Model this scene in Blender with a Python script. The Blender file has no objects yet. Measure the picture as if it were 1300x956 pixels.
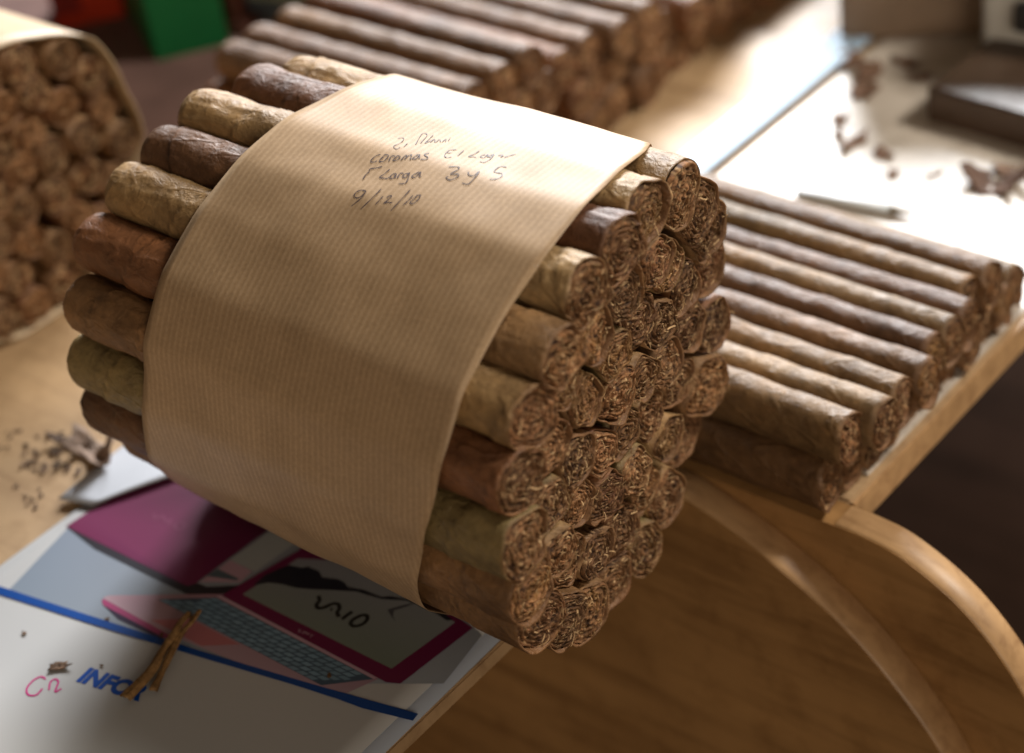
import bpy, math, random
import numpy as np
from mathutils import Matrix, Vector
from mathutils.bvhtree import BVHTree

sc = bpy.context.scene
col = sc.collection
random.seed(7)
rng = np.random.default_rng(11)

# ------------------------------------------------------------------ camera
CAMF = 2626.12                       # focal length in photo pixels (1300 wide)
CAMC = np.array([0.316440, -0.361845, 0.432164])
_r = np.array([0.877778, 0.427827, 0.566312])
_t = np.linalg.norm(_r); _k = _r / _t
_K = np.array([[0, -_k[2], _k[1]], [_k[2], 0, -_k[0]], [-_k[1], _k[0], 0]])
CAMM = np.eye(3) + math.sin(_t) * _K + (1 - math.cos(_t)) * _K @ _K
cam = bpy.data.cameras.new('camera'); cam_o = bpy.data.objects.new('camera', cam); col.objects.link(cam_o)
cam_o.matrix_world = Matrix([list(CAMM[i]) + [CAMC[i]] for i in range(3)] + [[0, 0, 0, 1]])
cam.sensor_fit = 'HORIZONTAL'; cam.sensor_width = 36; cam.lens = CAMF / 1300 * 36
cam.shift_y = -45 / 1300
cam.clip_start = 0.02; cam.clip_end = 60
cam.dof.use_dof = True; cam.dof.focus_distance = 0.592; cam.dof.aperture_fstop = 6.3; cam.dof.aperture_blades = 9
sc.camera = cam_o

# ------------------------------------------------------------------ light: windows of a workshop, an added side fill, dim room
w = bpy.data.worlds.new('World'); sc.world = w; w.use_nodes = True
w.node_tree.nodes['Background'].inputs[0].default_value = (1.0, 0.81, 0.62, 1)
w.node_tree.nodes['Background'].inputs[1].default_value = 0.06

def area(name, loc, target, sx, sy, power, color):
    l = bpy.data.lights.new(name, 'AREA'); l.shape = 'RECTANGLE'; l.size = sx; l.size_y = sy
    l.energy = power; l.color = color
    o = bpy.data.objects.new(name, l); col.objects.link(o)
    o.location = loc
    o.rotation_euler = (Vector(target) - Vector(loc)).to_track_quat('-Z', 'Y').to_euler()
    return o
area('window_light_back', (-1.35, 2.7, 1.55), (0, 0.1, 0.05), 1.5, 1.0, 262, (0.965, 0.98, 1.0))
area('window_light_high', (1.3, 1.35, 1.9), (0.03, 0, 0.05), 0.6, 0.6, 50, (1.0, 0.94, 0.85))
area('fill_light_side', (2.1, -1.5, 0.85), (0.03, 0, 0.0), 1.0, 1.0, 17, (1.0, 0.84, 0.67))  # added weak fill from front right for panel, rim and ends, not a window

vs = sc.view_settings
vs.view_transform = 'Standard'; vs.look = 'None'; vs.exposure = 0.28; vs.gamma = 1; vs.use_curve_mapping = False
sc.render.engine = 'CYCLES'

# ------------------------------------------------------------------ helpers
def ray(u, v):
    return CAMM @ np.array([(u - 650) / CAMF, -(v - 433) / CAMF, -1.0])
def at(u, v, z=0.0):
    d = ray(u, v); return CAMC + d * ((z - CAMC[2]) / d[2])

def _hash(ix, iy, iz, s):
    h = (ix * 374761393 + iy * 668265263 + iz * 2147483647 + s * 144665) & 0x7fffffff
    h = ((h ^ (h >> 13)) * 1274126177) & 0x7fffffff
    h = ((h ^ (h >> 16)) * 60493) & 0x7fffffff
    return (h & 0xffff) / 32767.5 - 1.0
def noise(P, freq, seed=0):
    q = np.asarray(P, float) * freq
    i = np.floor(q).astype(np.int64); f = q - i; f = f * f * (3 - 2 * f)
    out = 0
    for dx in (0, 1):
        wx = f[..., 0] if dx else 1 - f[..., 0]
        for dy in (0, 1):
            wy = f[..., 1] if dy else 1 - f[..., 1]
            for dz in (0, 1):
                wz = f[..., 2] if dz else 1 - f[..., 2]
                out = out + wx * wy * wz * _hash(i[..., 0] + dx, i[..., 1] + dy, i[..., 2] + dz, seed)
    return out

def build(name, V, F, mat, parent=None, cols=None, smooth=True, loc=None):
    me = bpy.data.meshes.new(name)
    V = np.asarray(V, float)
    if isinstance(F, np.ndarray):
        k = F.shape[1]; n = len(F)
        me.vertices.add(len(V)); me.vertices.foreach_set('co', V.astype(np.float32).ravel())
        me.loops.add(n * k); me.loops.foreach_set('vertex_index', F.astype(np.int32).ravel())
        me.polygons.add(n); me.polygons.foreach_set('loop_start', np.arange(0, n * k, k, dtype=np.int32))
        me.update(calc_edges=True); me.validate()
    else:
        me.from_pydata(V.tolist(), [], F); me.update()
    if cols is not None:
        a = me.color_attributes.new('Col', 'FLOAT_COLOR', 'POINT')
        c = np.ones((len(V), 4), np.float32); c[:, :3] = cols
        a.data.foreach_set('color', c.ravel())
    if smooth: me.polygons.foreach_set('use_smooth', [True] * len(me.polygons))
    me.materials.append(mat)
    o = bpy.data.objects.new(name, me); col.objects.link(o)
    if parent is not None: o.parent = parent
    if loc is not None: o.location = loc
    return o

def grid_faces(rows, cols_, wrap=True, base=0):
    r = np.arange(rows - 1)[:, None]; c = np.arange(cols_ if wrap else cols_ - 1)[None, :]
    c2 = (c + 1) % cols_
    return np.stack([r * cols_ + c, r * cols_ + c2, (r + 1) * cols_ + c2, (r + 1) * cols_ + c], -1).reshape(-1, 4) + base

def tag(o, label, cat=None, group=None, kind=None):
    if label: o['label'] = label
    if cat: o['category'] = cat
    if group: o['group'] = group
    if kind: o['kind'] = kind
    return o
def thing(name, label, cat, loc=(0, 0, 0), group=None, rz=0.0):
    o = bpy.data.objects.new(name, None); col.objects.link(o)
    o.empty_display_size = 0.01
    o.location = loc; o.rotation_euler = (0, 0, rz)
    return tag(o, label, cat, group)
def copy_thing(src, loc, rot=(0, 0, 0), label=None, group=None):
    c = src.copy(); col.objects.link(c); c.location = loc; c.rotation_euler = rot
    if label: c['label'] = label
    if group: c['group'] = group
    for ch in src.children:
        d = ch.copy(); col.objects.link(d); d.parent = c
    return c

# ---- node helpers
def newmat(name):
    m = bpy.data.materials.new(name); m.use_nodes = True
    nt = m.node_tree
    return m, nt, nt.nodes['Principled BSDF']
def N(nt, t, **kw):
    n = nt.nodes.new(t)
    for k, v in kw.items():
        if k.startswith('i_'):
            n.inputs[k[2:].replace('_', ' ')].default_value = v
        else: setattr(n, k, v)
    return n
def ramp(nt, pts):
    r = N(nt, 'ShaderNodeValToRGB'); e = r.color_ramp.elements
    while len(e) < len(pts): e.new(0.5)
    for el, (p, c) in zip(e, pts): el.position = p; el.color = (*c, 1) if len(c) == 3 else c
    return r
def mix(nt, a, b, fac, mode='MIX'):
    m = N(nt, 'ShaderNodeMix', data_type='RGBA', blend_type=mode)
    L = nt.links
    for s, v in ((m.inputs[0], fac), (m.inputs[6], a), (m.inputs[7], b)):
        if hasattr(v, 'is_linked'): L.new(v, s)
        elif isinstance(v, (int, float)): s.default_value = v
        else: s.default_value = (*v, 1)
    return m.outputs[2]
def coords(nt, scale=(1, 1, 1), rot=(0, 0, 0), kind='Object'):
    tc = N(nt, 'ShaderNodeTexCoord'); mp = N(nt, 'ShaderNodeMapping')
    mp.inputs['Scale'].default_value = scale; mp.inputs['Rotation'].default_value = rot
    nt.links.new(tc.outputs[kind], mp.inputs[0]); return mp.outputs[0]
def tex(nt, vec, scale, detail=4, rough=.55, dist=0):
    n = N(nt, 'ShaderNodeTexNoise'); n.inputs['Scale'].default_value = scale
    n.inputs['Detail'].default_value = detail; n.inputs['Roughness'].default_value = rough; n.inputs['Distortion'].default_value = dist
    nt.links.new(vec, n.inputs['Vector']); return n.outputs['Fac']
def bump(nt, bsdf, h, strength, dist, prev=None):
    b = N(nt, 'ShaderNodeBump'); b.inputs['Strength'].default_value = strength; b.inputs['Distance'].default_value = dist
    nt.links.new(h, b.inputs['Height'])
    if prev is not None: nt.links.new(prev, b.inputs['Normal'])
    nt.links.new(b.outputs[0], bsdf.inputs['Normal']); return b.outputs[0]

def mat_leaf():
    m, nt, b = newmat('wrapper_leaf'); L = nt.links
    at_ = N(nt, 'ShaderNodeAttribute', attribute_name='Col')
    oi = N(nt, 'ShaderNodeObjectInfo')
    v = coords(nt, (1, 1, 1)); off = N(nt, 'ShaderNodeVectorMath', operation='ADD'); L.new(v, off.inputs[0])
    sc_ = N(nt, 'ShaderNodeVectorMath', operation='SCALE'); sc_.inputs[3].default_value = 3.0
    cx = N(nt, 'ShaderNodeCombineXYZ')
    for i in range(3): L.new(oi.outputs['Random'], cx.inputs[i])
    L.new(cx.outputs[0], sc_.inputs[0]); L.new(sc_.outputs[0], off.inputs[1]); v = off.outputs[0]
    n1 = tex(nt, v, 70, 4, .6); n2 = tex(nt, v, 420, 4, .65)
    st = N(nt, 'ShaderNodeMapping'); st.inputs['Scale'].default_value = (.35, 1, 1); st.inputs['Rotation'].default_value = (0.4, .5, .6)
    L.new(v, st.inputs[0]); n3 = tex(nt, st.outputs[0], 520, 3, .6, .6)
    r1 = ramp(nt, [(.28, (.62, .58, .55)), (.5, (1, 1, 1)), (.75, (1.25, 1.2, 1.1))]); L.new(n1, r1.inputs[0])
    r2 = ramp(nt, [(.3, (.7, .68, .66)), (.6, (1.08, 1.08, 1.08))]); L.new(n2, r2.inputs[0])
    c = mix(nt, at_.outputs['Color'], r1.outputs[0], 1.0, 'MULTIPLY')
    c = mix(nt, c, r2.outputs[0], .8, 'MULTIPLY')
    r3 = ramp(nt, [(.56, (0, 0, 0)), (.72, (1, 1, 1))]); L.new(n3, r3.inputs[0])
    c2 = mix(nt, c, (1.35, 1.3, 1.2), .5, 'MULTIPLY')
    c = mix(nt, c, c2, r3.outputs[0])
    L.new(c, b.inputs['Base Color'])
    b.inputs['Roughness'].default_value = .5; b.inputs['Specular IOR Level'].default_value = .32
    n4 = tex(nt, v, 150, 6, .62, 1.4)
    ab = N(nt, 'ShaderNodeMath', operation='SUBTRACT'); ab.inputs[1].default_value = .5; L.new(n4, ab.inputs[0])
    ab2 = N(nt, 'ShaderNodeMath', operation='ABSOLUTE'); L.new(ab.outputs[0], ab2.inputs[0])
    wv = N(nt, 'ShaderNodeTexWave'); wv.inputs['Scale'].default_value = 62; wv.inputs['Distortion'].default_value = 5; wv.inputs['Detail'].default_value = 3; wv.inputs['Detail Scale'].default_value = 1.5
    L.new(st.outputs[0], wv.inputs['Vector'])
    rv = ramp(nt, [(.9, (0, 0, 0)), (1.0, (1, 1, 1))]); L.new(wv.outputs['Fac'], rv.inputs[0])
    p = bump(nt, b, n3, .35, .0006)
    p = bump(nt, b, ab2.outputs[0], .55, .0022, p)
    p = bump(nt, b, rv.outputs[0], .5, .0005, p)
    bump(nt, b, n2, .35, .0005, p)
    return m
def mat_filler():
    m, nt, b = newmat('filler_tobacco'); L = nt.links
    at_ = N(nt, 'ShaderNodeAttribute', attribute_name='Col')
    v = coords(nt); n = tex(nt, v, 900, 4, .7); n1 = tex(nt, v, 230, 3, .6)
    r = ramp(nt, [(.3, (.5, .47, .45)), (.55, (1, 1, 1)), (.78, (1.5, 1.42, 1.3))]); L.new(n, r.inputs[0])
    r1 = ramp(nt, [(.3, (.7, .65, .6)), (.7, (1.2, 1.2, 1.2))]); L.new(n1, r1.inputs[0])
    c = mix(nt, at_.outputs['Color'], r.outputs[0], 1., 'MULTIPLY'); c = mix(nt, c, r1.outputs[0], 1., 'MULTIPLY')
    L.new(c, b.inputs['Base Color']); b.inputs['Roughness'].default_value = .72; b.inputs['Specular IOR Level'].default_value = .25
    bump(nt, b, n, .7, .0006)
    return m
def mat_paper():
    m, nt, b = newmat('ribbed_kraft_paper'); L = nt.links
    v = coords(nt)
    sx = N(nt, 'ShaderNodeSeparateXYZ'); L.new(v, sx.inputs[0])
    wob = tex(nt, v, 30, 2, .5)
    mul = N(nt, 'ShaderNodeMath', operation='MULTIPLY_ADD'); L.new(wob, mul.inputs[0]); mul.inputs[1].default_value = .0016; L.new(sx.outputs[0], mul.inputs[2])
    m2 = N(nt, 'ShaderNodeMath', operation='MULTIPLY'); L.new(mul.outputs[0], m2.inputs[0]); m2.inputs[1].default_value = 2 * math.pi / .00212
    s = N(nt, 'ShaderNodeMath', operation='SINE'); L.new(m2.outputs[0], s.inputs[0])
    h = N(nt, 'ShaderNodeMath', operation='MULTIPLY_ADD'); L.new(s.outputs[0], h.inputs[0]); h.inputs[1].default_value = .5; h.inputs[2].default_value = .5
    r = ramp(nt, [(.25, (.395, .262, .146)), (.95, (.45, .307, .182))]); L.new(h.outputs[0], r.inputs[0])
    f1 = tex(nt, v, 900, 5, .7); f2 = tex(nt, v, 60, 4, .6)
    rf = ramp(nt, [(.3, (.84, .83, .81)), (.7, (1.1, 1.1, 1.1))]); L.new(f1, rf.inputs[0])
    rg = ramp(nt, [(.3, (.9, .89, .87)), (.7, (1.07, 1.07, 1.07))]); L.new(f2, rg.inputs[0])
    c = mix(nt, r.outputs[0], rf.outputs[0], 1., 'MULTIPLY'); c = mix(nt, c, rg.outputs[0], 1., 'MULTIPLY')
    L.new(c, b.inputs['Base Color'])
    b.inputs['Roughness'].default_value = .52; b.inputs['Specular IOR Level'].default_value = .36
    p = bump(nt, b, h.outputs[0], .16, .00012); bump(nt, b, f1, .12, .0003, p)
    return m
def mat_wood(name, base, dark, rough=.4, scale=1., rot=0., spec=.4, coat=0):
    m, nt, b = newmat(name); L = nt.links
    v = coords(nt, (3 * scale, 30 * scale, 30 * scale), (0, 0, rot))
    n = tex(nt, v, 3.2, 8, .62, .5); v2 = coords(nt, (1, 1, 1)); n2 = tex(nt, v2, 14, 4, .6); n3 = tex(nt, v2, 60, 4, .7)
    r = ramp(nt, [(.28, dark), (.5, base), (.75, tuple(min(1, x * 1.13) for x in base))]); L.new(n, r.inputs[0])
    r2 = ramp(nt, [(.3, (.8, .78, .76)), (.7, (1.08, 1.08, 1.08))]); L.new(n2, r2.inputs[0])
    c = mix(nt, r.outputs[0], r2.outputs[0], 1., 'MULTIPLY')
    r3 = ramp(nt, [(.33, (.72, .68, .64)), (.5, (1, 1, 1))]); L.new(n3, r3.inputs[0]); c = mix(nt, c, r3.outputs[0], .6, 'MULTIPLY')
    L.new(c, b.inputs['Base Color'])
    rr = N(nt, 'ShaderNodeMapRange'); rr.inputs[3].default_value = max(0, rough - .08); rr.inputs[4].default_value = rough + .14
    L.new(n3, rr.inputs[0]); L.new(rr.outputs[0], b.inputs['Roughness'])
    b.inputs['Specular IOR Level'].default_value = spec
    if coat: b.inputs['Coat Weight'].default_value = coat; b.inputs['Coat Roughness'].default_value = .22
    bump(nt, b, n, .12, .0006)
    return m
def mat_plain(name, c, rough=.5, spec=.4, var=.12, scale=60, metal=0):
    m, nt, b = newmat(name); L = nt.links
    v = coords(nt); n = tex(nt, v, scale, 4, .6)
    r = ramp(nt, [(.3, tuple(x * (1 - var) for x in c)), (.7, tuple(min(1, x * (1 + var)) for x in c))]); L.new(n, r.inputs[0])
    L.new(r.outputs[0], b.inputs['Base Color']); b.inputs['Roughness'].default_value = rough
    b.inputs['Specular IOR Level'].default_value = spec; b.inputs['Metallic'].default_value = metal
    return m
def mat_vcol(name, rough=.4, spec=.4):
    m, nt, b = newmat(name)
    a = N(nt, 'ShaderNodeAttribute', attribute_name='Col'); nt.links.new(a.outputs['Color'], b.inputs['Base Color'])
    b.inputs['Roughness'].default_value = rough; b.inputs['Specular IOR Level'].default_value = spec
    return m

LEAF = mat_leaf(); FILL = mat_filler(); PAPER = mat_paper()
TABLE = mat_wood('worn_varnished_plywood', (.47, .31, .165), (.33, .2, .1), .5, 1., 1.57, .4)
PANEL = mat_wood('brown_plywood_panel', (.42, .225, .082), (.27, .135, .045), .5, 1., 1.57, .3)
EDGE = mat_wood('raw_plywood_edge', (.5, .3, .14), (.36, .2, .09), .4, 2., 0, .45)
PRINT = mat_vcol('magazine_print', .33, .45)
INK = mat_plain('ball_pen_ink', (.075, .05, .05), .5, .3)

# ------------------------------------------------------------------ box and board helpers
def box_mesh(x0, x1, y0, y1, z0, z1, bev=0.0):
    import bmesh
    bm = bmesh.new()
    vs_ = [bm.verts.new((x, y, z)) for z in (z0, z1) for y in (y0, y1) for x in (x0, x1)]
    for f in ((0, 2, 3, 1), (4, 5, 7, 6), (0, 1, 5, 4), (2, 6, 7, 3), (0, 4, 6, 2), (1, 3, 7, 5)): bm.faces.new([vs_[i] for i in f])
    if bev: bmesh.ops.bevel(bm, geom=bm.edges[:], offset=bev, segments=2, affect='EDGES')
    return bm
def box(name, dims, mat, parent=None, bev=0.0, loc=None):
    bm = box_mesh(*dims, bev); me = bpy.data.meshes.new(name); bm.to_mesh(me); bm.free(); me.materials.append(mat)
    o = bpy.data.objects.new(name, me); col.objects.link(o)
    if parent is not None: o.parent = parent
    if loc is not None: o.location = loc
    return o

# ------------------------------------------------------------------ the setting: floor and the two work desks
FLOOR = mat_wood('dark_floor_boards', (.04, .022, .015), (.015, .009, .006), .75, .3, 0, .04)
fl = box('floor', (-3, 3, -3, 3, -.78, -.74), FLOOR); tag(fl, None, kind='structure')

def profile_panel(name, pts, y0, y1, mat_face, mat_rim, parent, back=0.0, bz=-.0066):
    """vertical board in the xz plane with a curved top rim; pts = rim (x, z) from the desk outwards and down"""
    pts = np.array(pts, float)
    # smooth resample (Catmull-Rom)
    out = []
    P = np.vstack([2 * pts[0] - pts[1], pts, 2 * pts[-1] - pts[-2]])
    for i in range(1, len(P) - 2):
        for t in np.linspace(0, 1, 10, endpoint=False):
            a, b_, c, d = P[i - 1], P[i], P[i + 1], P[i + 2]
            out.append(.5 * ((2 * b_) + (-a + c) * t + (2 * a - 5 * b_ + 4 * c - d) * t * t + (-a + 3 * b_ - 3 * c + d) * t ** 3))
    out.append(pts[-1]); out = np.array(out)
    n = len(out); zb = -.70
    poly = list(map(tuple, out)) + [(out[-1][0], zb), (out[0][0] - back, zb)] + ([(out[0][0] - back, bz), (out[0][0], bz)] if back else [])
    b_ = .0012
    V = [(x, y0, z) for x, z in poly] + [(x, y1, z) for x, z in poly]
    k = len(poly)
    me = bpy.data.meshes.new('side_panel')
    F = [list(range(k)), list(range(2 * k - 1, k - 1, -1))] + [[i, i + k, (i + 1) % k + k, (i + 1) % k] for i in range(k)]
    me.from_pydata(V, [], F); me.materials.append(mat_face)
    o = bpy.data.objects.new('side_panel', me); col.objects.link(o); o.parent = parent
    # rim: a strip of paler raw edge lying on the curved top, 0.6 mm thick
    nrm = np.gradient(out, axis=0); nrm = np.stack([-nrm[:, 1], nrm[:, 0]], 1); nrm /= np.linalg.norm(nrm, axis=1)[:, None]
    rows = []
    for off in ((0.0002, y0 + .0004), (.0009, y0 + .0012), (.0009, y1 - .0012), (0.0002, y1 - .0004)):
        rows.append(np.stack([out[:, 0] + nrm[:, 0] * off[0], np.full(n, off[1]), out[:, 1] + nrm[:, 1] * off[0]], 1))
    build('panel_rim', np.concatenate(rows), grid_faces(4, n, False), mat_rim, o)
    return o

desk1 = thing('work_desk', 'pale plywood work desk carrying the kraft paper wrapped cigar bundle', 'desk', (-.4, -.3, -.74), 'plywood work desks side by side')
o = box('desk_top', (-.95, -.0145, -.8, .0462, -.006, 0), TABLE, desk1, .0006); o.location = (.4, .3, .74)
o = profile_panel('side_panel', [(-.05, -.001), (-.02, -.001), (-.0047, -.0022), (.0216, -.0117), (.0475, -.0262), (.0688, -.0446), (.088, -.069), (.105, -.105)], .0468, .0592, PANEL, EDGE, desk1, .5, -.001); o.location = (.4, .3, .74)
for (lx, ly) in ((-.9, -.75), (-.9, .0), (-.08, -.75)):
    o = box('leg', (lx, lx + .04, ly, ly + .04, -.74, -.0062), PANEL, desk1); o.location = (.4, .3, .74)
desk2 = thing('work_desk', 'plywood work desk with loose cigar rows, its edge jutting past the next desk', 'desk', (-.4, .5, -.74), 'plywood work desks side by side')
o = box('desk_top', (-.95, .0412, .0713, 1.7, -.0125, 0), TABLE, desk2, .0008); o.location = (.4, -.5, .74)  # unseen far length drawn out so that it shades the floor
o = box('front_edge_strip', (.0413, .0424, .0715, 1.699, -.012, -.0004), EDGE, desk2, .0003); o.location = (.4, -.5, .74)
o = profile_panel('side_panel', [(.0425, -.0008), (.052, -.0009), (.0666, -.0036), (.0873, -.0153), (.1053, -.0355), (.12, -.065), (.133, -.11)], .0597, .071, PANEL, EDGE, desk2, .5, -.0008); o.location = (.4, -.5, .74)
for (lx, ly) in ((-.9, .07), (-.9, 1.6), (-.03, 1.6)):
    o = box('leg', (lx, lx + .04, ly, ly + .04, -.74, -.0127), PANEL, desk2); o.location = (.4, -.5, .74)

# ------------------------------------------------------------------ cigars
C_TAN = (.31, .19, .082); C_LTAN = (.38, .25, .12); C_PURP = (.135, .06, .03); C_DARK = (.11, .052, .024)
C_RED = (.18, .075, .031); C_BROWN = (.21, .11, .046); C_OLIVE = (.205, .145, .058); C_MID = (.265, .15, .066)
FBASE = np.array((.225, .112, .049)); FLIGHT = np.array((.56, .37, .19)); FDARK = np.array((.07, .031, .013))

def sect_eval(sect, th):
    """periodic radius table lookup"""
    n = len(sect); q = (th / (2 * math.pi) * n) % n; i = np.floor(q).astype(int); f = q - i
    return sect[i % n] * (1 - f) + sect[(i + 1) % n] * f

def cigar_meshes(root, sect, xh, xf, c_head, c_foot, seed, nth=56, nx=64, turns=5.2, strands=16, chaos=1.0, relief=1.0, plug=(10, 28), skew=(0, 0), rag=.0009, fres=.00036, both_open=False):
    """parts of one cigar, axis = local x from the head xh to the cut foot xf; sect = cross-section radii"""
    rs = np.random.default_rng(seed)
    th = np.linspace(0, 2 * math.pi, nth, endpoint=False)
    L = xf - xh; xm = (xh + xf) / 2
    # ---- wrapper
    hl = .0068
    xs_head = xh + hl * (1 - np.cos(np.linspace(0.03, math.pi / 2, 12)))
    xs = np.concatenate([xs_head, np.linspace(xh + hl, xf, nx)[1:]])
    sc_ = np.ones_like(xs)
    hmask = xs < xh + hl
    tt = np.clip((xh + hl - xs) / hl, 0, 1)
    sc_ = (1 - tt ** 2.6) ** (1 / 2.9); sc_ = np.maximum(sc_, .02)
    sc_ = sc_ * (1 - .02 * np.clip((xh + .03 - xs) / .03, 0, 1))
    R0 = sect_eval(sect, th)
    rmean = R0.mean()
    X = np.repeat(xs[:, None], nth, 1); T = np.repeat(th[None], len(xs), 0)
    circ = np.clip((xh + .02 - X) / .02, 0, 1) * .6
    Rr = (R0[None] * (1 - circ) + rmean * .97 * circ) * sc_[:, None]
    pitch = rs.uniform(.022, .034); hand = rs.choice([-1, 1])
    fr = (T / (2 * math.pi) * hand + X / pitch + rs.random()) % 1.0
    us = np.clip(fr / .045, 0, 1); step = .00055 * us * us * (3 - 2 * us) * np.clip(1.1 - fr * 1.6, 0, 1)
    cr = np.clip((xh + .0125 - X) / .0012, 0, 1); step = step + .00025 * cr * cr * (3 - 2 * cr)
    P = np.stack([X, Rr * np.cos(T), Rr * np.sin(T)], -1)
    lump = noise(P, 75, seed) * .00028 + np.abs(noise(P * np.array([.6, 1, 1]), 170, seed + 33)) * -.0003 + noise(P * np.array([.45, 1, 1]), 260, seed + 1) * .00028 + noise(P, 700, seed + 5) * .00006
    # diagonal wrinkles following the spiral
    wr = noise(np.stack([(X * 30 + T * hand * .9), T * 0 + 3.3 + X * 4, np.cos(T) * 1.3 + 5], -1), 5.0, seed + 2)
    lump = lump + np.clip(wr - .15, 0, 1) * .00055
    d = (step + lump) * relief * np.clip(sc_[:, None] * 1.6 - .3, 0.1, 1)
    Rr = Rr + d
    jit = noise(np.stack([np.cos(th) * .004, np.sin(th) * .004, th * 0], -1), 500, seed + 7) * rag + noise(np.stack([np.cos(th) * .004, np.sin(th) * .004, th * 0], -1), 130, seed + 8) * rag
    tilt0 = 0
    X = X + (jit[None] * np.clip((X - (xf - .004)) / .004, 0, 1))
    P = np.stack([X, Rr * np.cos(T), Rr * np.sin(T)], -1)
    # inner lip at the foot
    lip = []
    for (dx, s) in ((-.0004, .945), (-.003, .92)):
        q = P[-1].copy(); q[:, 1:] *= s; q[:, 0] += dx; lip.append(q)
    allP = np.concatenate([P.reshape(-1, 3)] + lip)
    allP[:, 1] += skew[0] * (allP[:, 0] - xm); allP[:, 2] += skew[1] * (allP[:, 0] - xm)
    rows = len(xs) + 2
    t_ = np.clip((allP[:, 0] - xh) / L, 0, 1)
    ease = np.clip((t_ - .35) / .3, 0, 1)[:, None]
    colr = np.array(c_head) * (1 - ease) + np.array(c_foot) * ease
    patch = noise(allP * np.array([.6, 1, 1]), 110, seed + 3)[:, None]
    colr = colr * (1 + .22 * patch) * (1 + .1 * noise(allP, 35, seed + 4)[:, None])
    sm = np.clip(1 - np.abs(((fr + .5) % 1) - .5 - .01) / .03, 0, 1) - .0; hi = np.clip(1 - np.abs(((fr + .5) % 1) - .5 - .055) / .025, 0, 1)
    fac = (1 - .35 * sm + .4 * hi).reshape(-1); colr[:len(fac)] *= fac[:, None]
    rimk = np.clip((allP[:, 0] - (xf - .0016)) / .0012, 0, 1)[:, None] * (.55 + .35 * noise(allP, 300, seed + 40)[:, None])
    rimk = np.concatenate([rimk[:-2 * nth], np.ones((2 * nth, 1))])
    colr = colr * (1 - rimk) + FBASE * .95 * rimk
    colr = np.clip(colr, .015, .8)
    F = grid_faces(rows, nth)
    # head cap fan is closed by the tiny first ring
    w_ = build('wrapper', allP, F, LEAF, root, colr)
    # ---- filler: a rolled, crumpled leaf seen edge on
    tl = []
    nspir = int(turns * 2 * math.pi * rmean * .5 / fres)
    t = np.linspace(0, 1, nspir)
    a = rs.random() * 6.28 + hand * turns * 2 * math.pi * t
    rad = (.9 - .84 * t ** .95)
    base = sect_eval(sect, a) * rad
    y = base * np.cos(a); z = base * np.sin(a)
    wq = np.stack([y, z, np.full_like(y, seed * .11)], -1); wk = np.clip((1 - rad) * 2.2, 0, 1) * .0024 * chaos
    y = y + noise(wq, 210, seed + 51) * wk; z = z + noise(wq, 210, seed + 52) * wk
    q = np.stack([y, z, np.full_like(y, seed * .37)], -1)
    amp = .0012 * np.minimum(1, (1 - rad) * 3 + .25)
    ox = noise(q, 620, seed + 11) * amp + noise(q, 1100, seed + 13) * .00045
    oz = noise(q, 620, seed + 12) * amp + noise(q, 1100, seed + 14) * .00045
    y = y + ox; z = z + oz
    # keep inside the wrapper
    rr = np.hypot(y, z); lim = sect_eval(sect, np.arctan2(z, y)) * .955
    k = np.minimum(1, lim / np.maximum(rr, 1e-6)); y *= k; z *= k
    tilt = rs.normal(0, .09, 2)
    h = (base / rmean < 2) * (.0006 * (1 - (rad) ** 2) + tilt[0] * y + tilt[1] * z) + noise(q, 330, seed + 15) * .0007 + noise(np.stack([t * 90, t * 0, t * 0 + seed], -1), 1.0, seed + 16) * .00045
    g = np.stack([np.gradient(y), np.gradient(z)], 1); g /= np.linalg.norm(g, axis=1)[:, None] + 1e-9
    nn = np.stack([-g[:, 1], g[:, 0]], 1)
    lw = .00017 * (1 + noise(q, 700, seed + 17))
    rowsP = []
    for (dx, off) in ((-.004, 0), (-.0012, .3), (0, 0), (.0001, 1.0), (-.0006, 1.6)):
        j = noise(q + dx * 300, 800, seed + 20) * .00018
        rowsP.append(np.stack([xf + h * (1 if dx > -.003 else 0) + dx - .00055, y + nn[:, 0] * (lw * off + j), z + nn[:, 1] * (lw * off + j)], -1))
    V = np.concatenate(rowsP); Fq = grid_faces(5, nspir, False)
    cn = noise(np.stack([t * 40, t * 0, t * 0 + seed], -1), 1.0, seed + 21)[:, None]
    tone = FBASE * (1 + .35 * cn) * rs.uniform(.6, 1.3) * np.array([1, rs.uniform(.94, 1.08), rs.uniform(.85, 1.15)])
    lig = np.clip(noise(q, 900, seed + 22) * 1.8 - .45, 0, 1)[:, None]
    edgec = tone * (1 - lig) + FLIGHT * lig
    Cc = np.concatenate([tone * .8, tone * .9, edgec, edgec, tone])
    # granular packed plug just below the leaf edges
    nr, na = plug
    bt = np.linspace(0, 2 * math.pi, na, endpoint=False)
    rv = np.linspace(.015, .95, nr)
    sb = sect_eval(sect, bt)
    BP = np.stack([np.zeros((nr, na)), rv[:, None] * sb[None] * np.cos(bt), rv[:, None] * sb[None] * np.sin(bt)], -1).reshape(-1, 3)
    BQ = BP + np.array([seed * .013, 0, 0])
    wr_ = noise(BQ, 260, seed + 31)
    rn = np.repeat(rv, na); an = np.tile(bt, nr)
    spi = np.sin(hand * an + rn * turns * 5.0 + wr_ * 2.2)
    gr1 = noise(BQ, 750, seed + 32); gr2 = noise(BQ, 1500, seed + 34)
    rel = spi * .00028 + gr1 * .00042 + gr2 * .0003 + noise(BQ, 300, seed + 30) * .0004
    BP[:, 0] = xf - .0007 + rel + .0006 * (1 - rn ** 2) + tilt[0] * BP[:, 1] + tilt[1] * BP[:, 2] - .0012 * (rn > .93)
    Fb = grid_faces(nr, na) + len(V)
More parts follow.
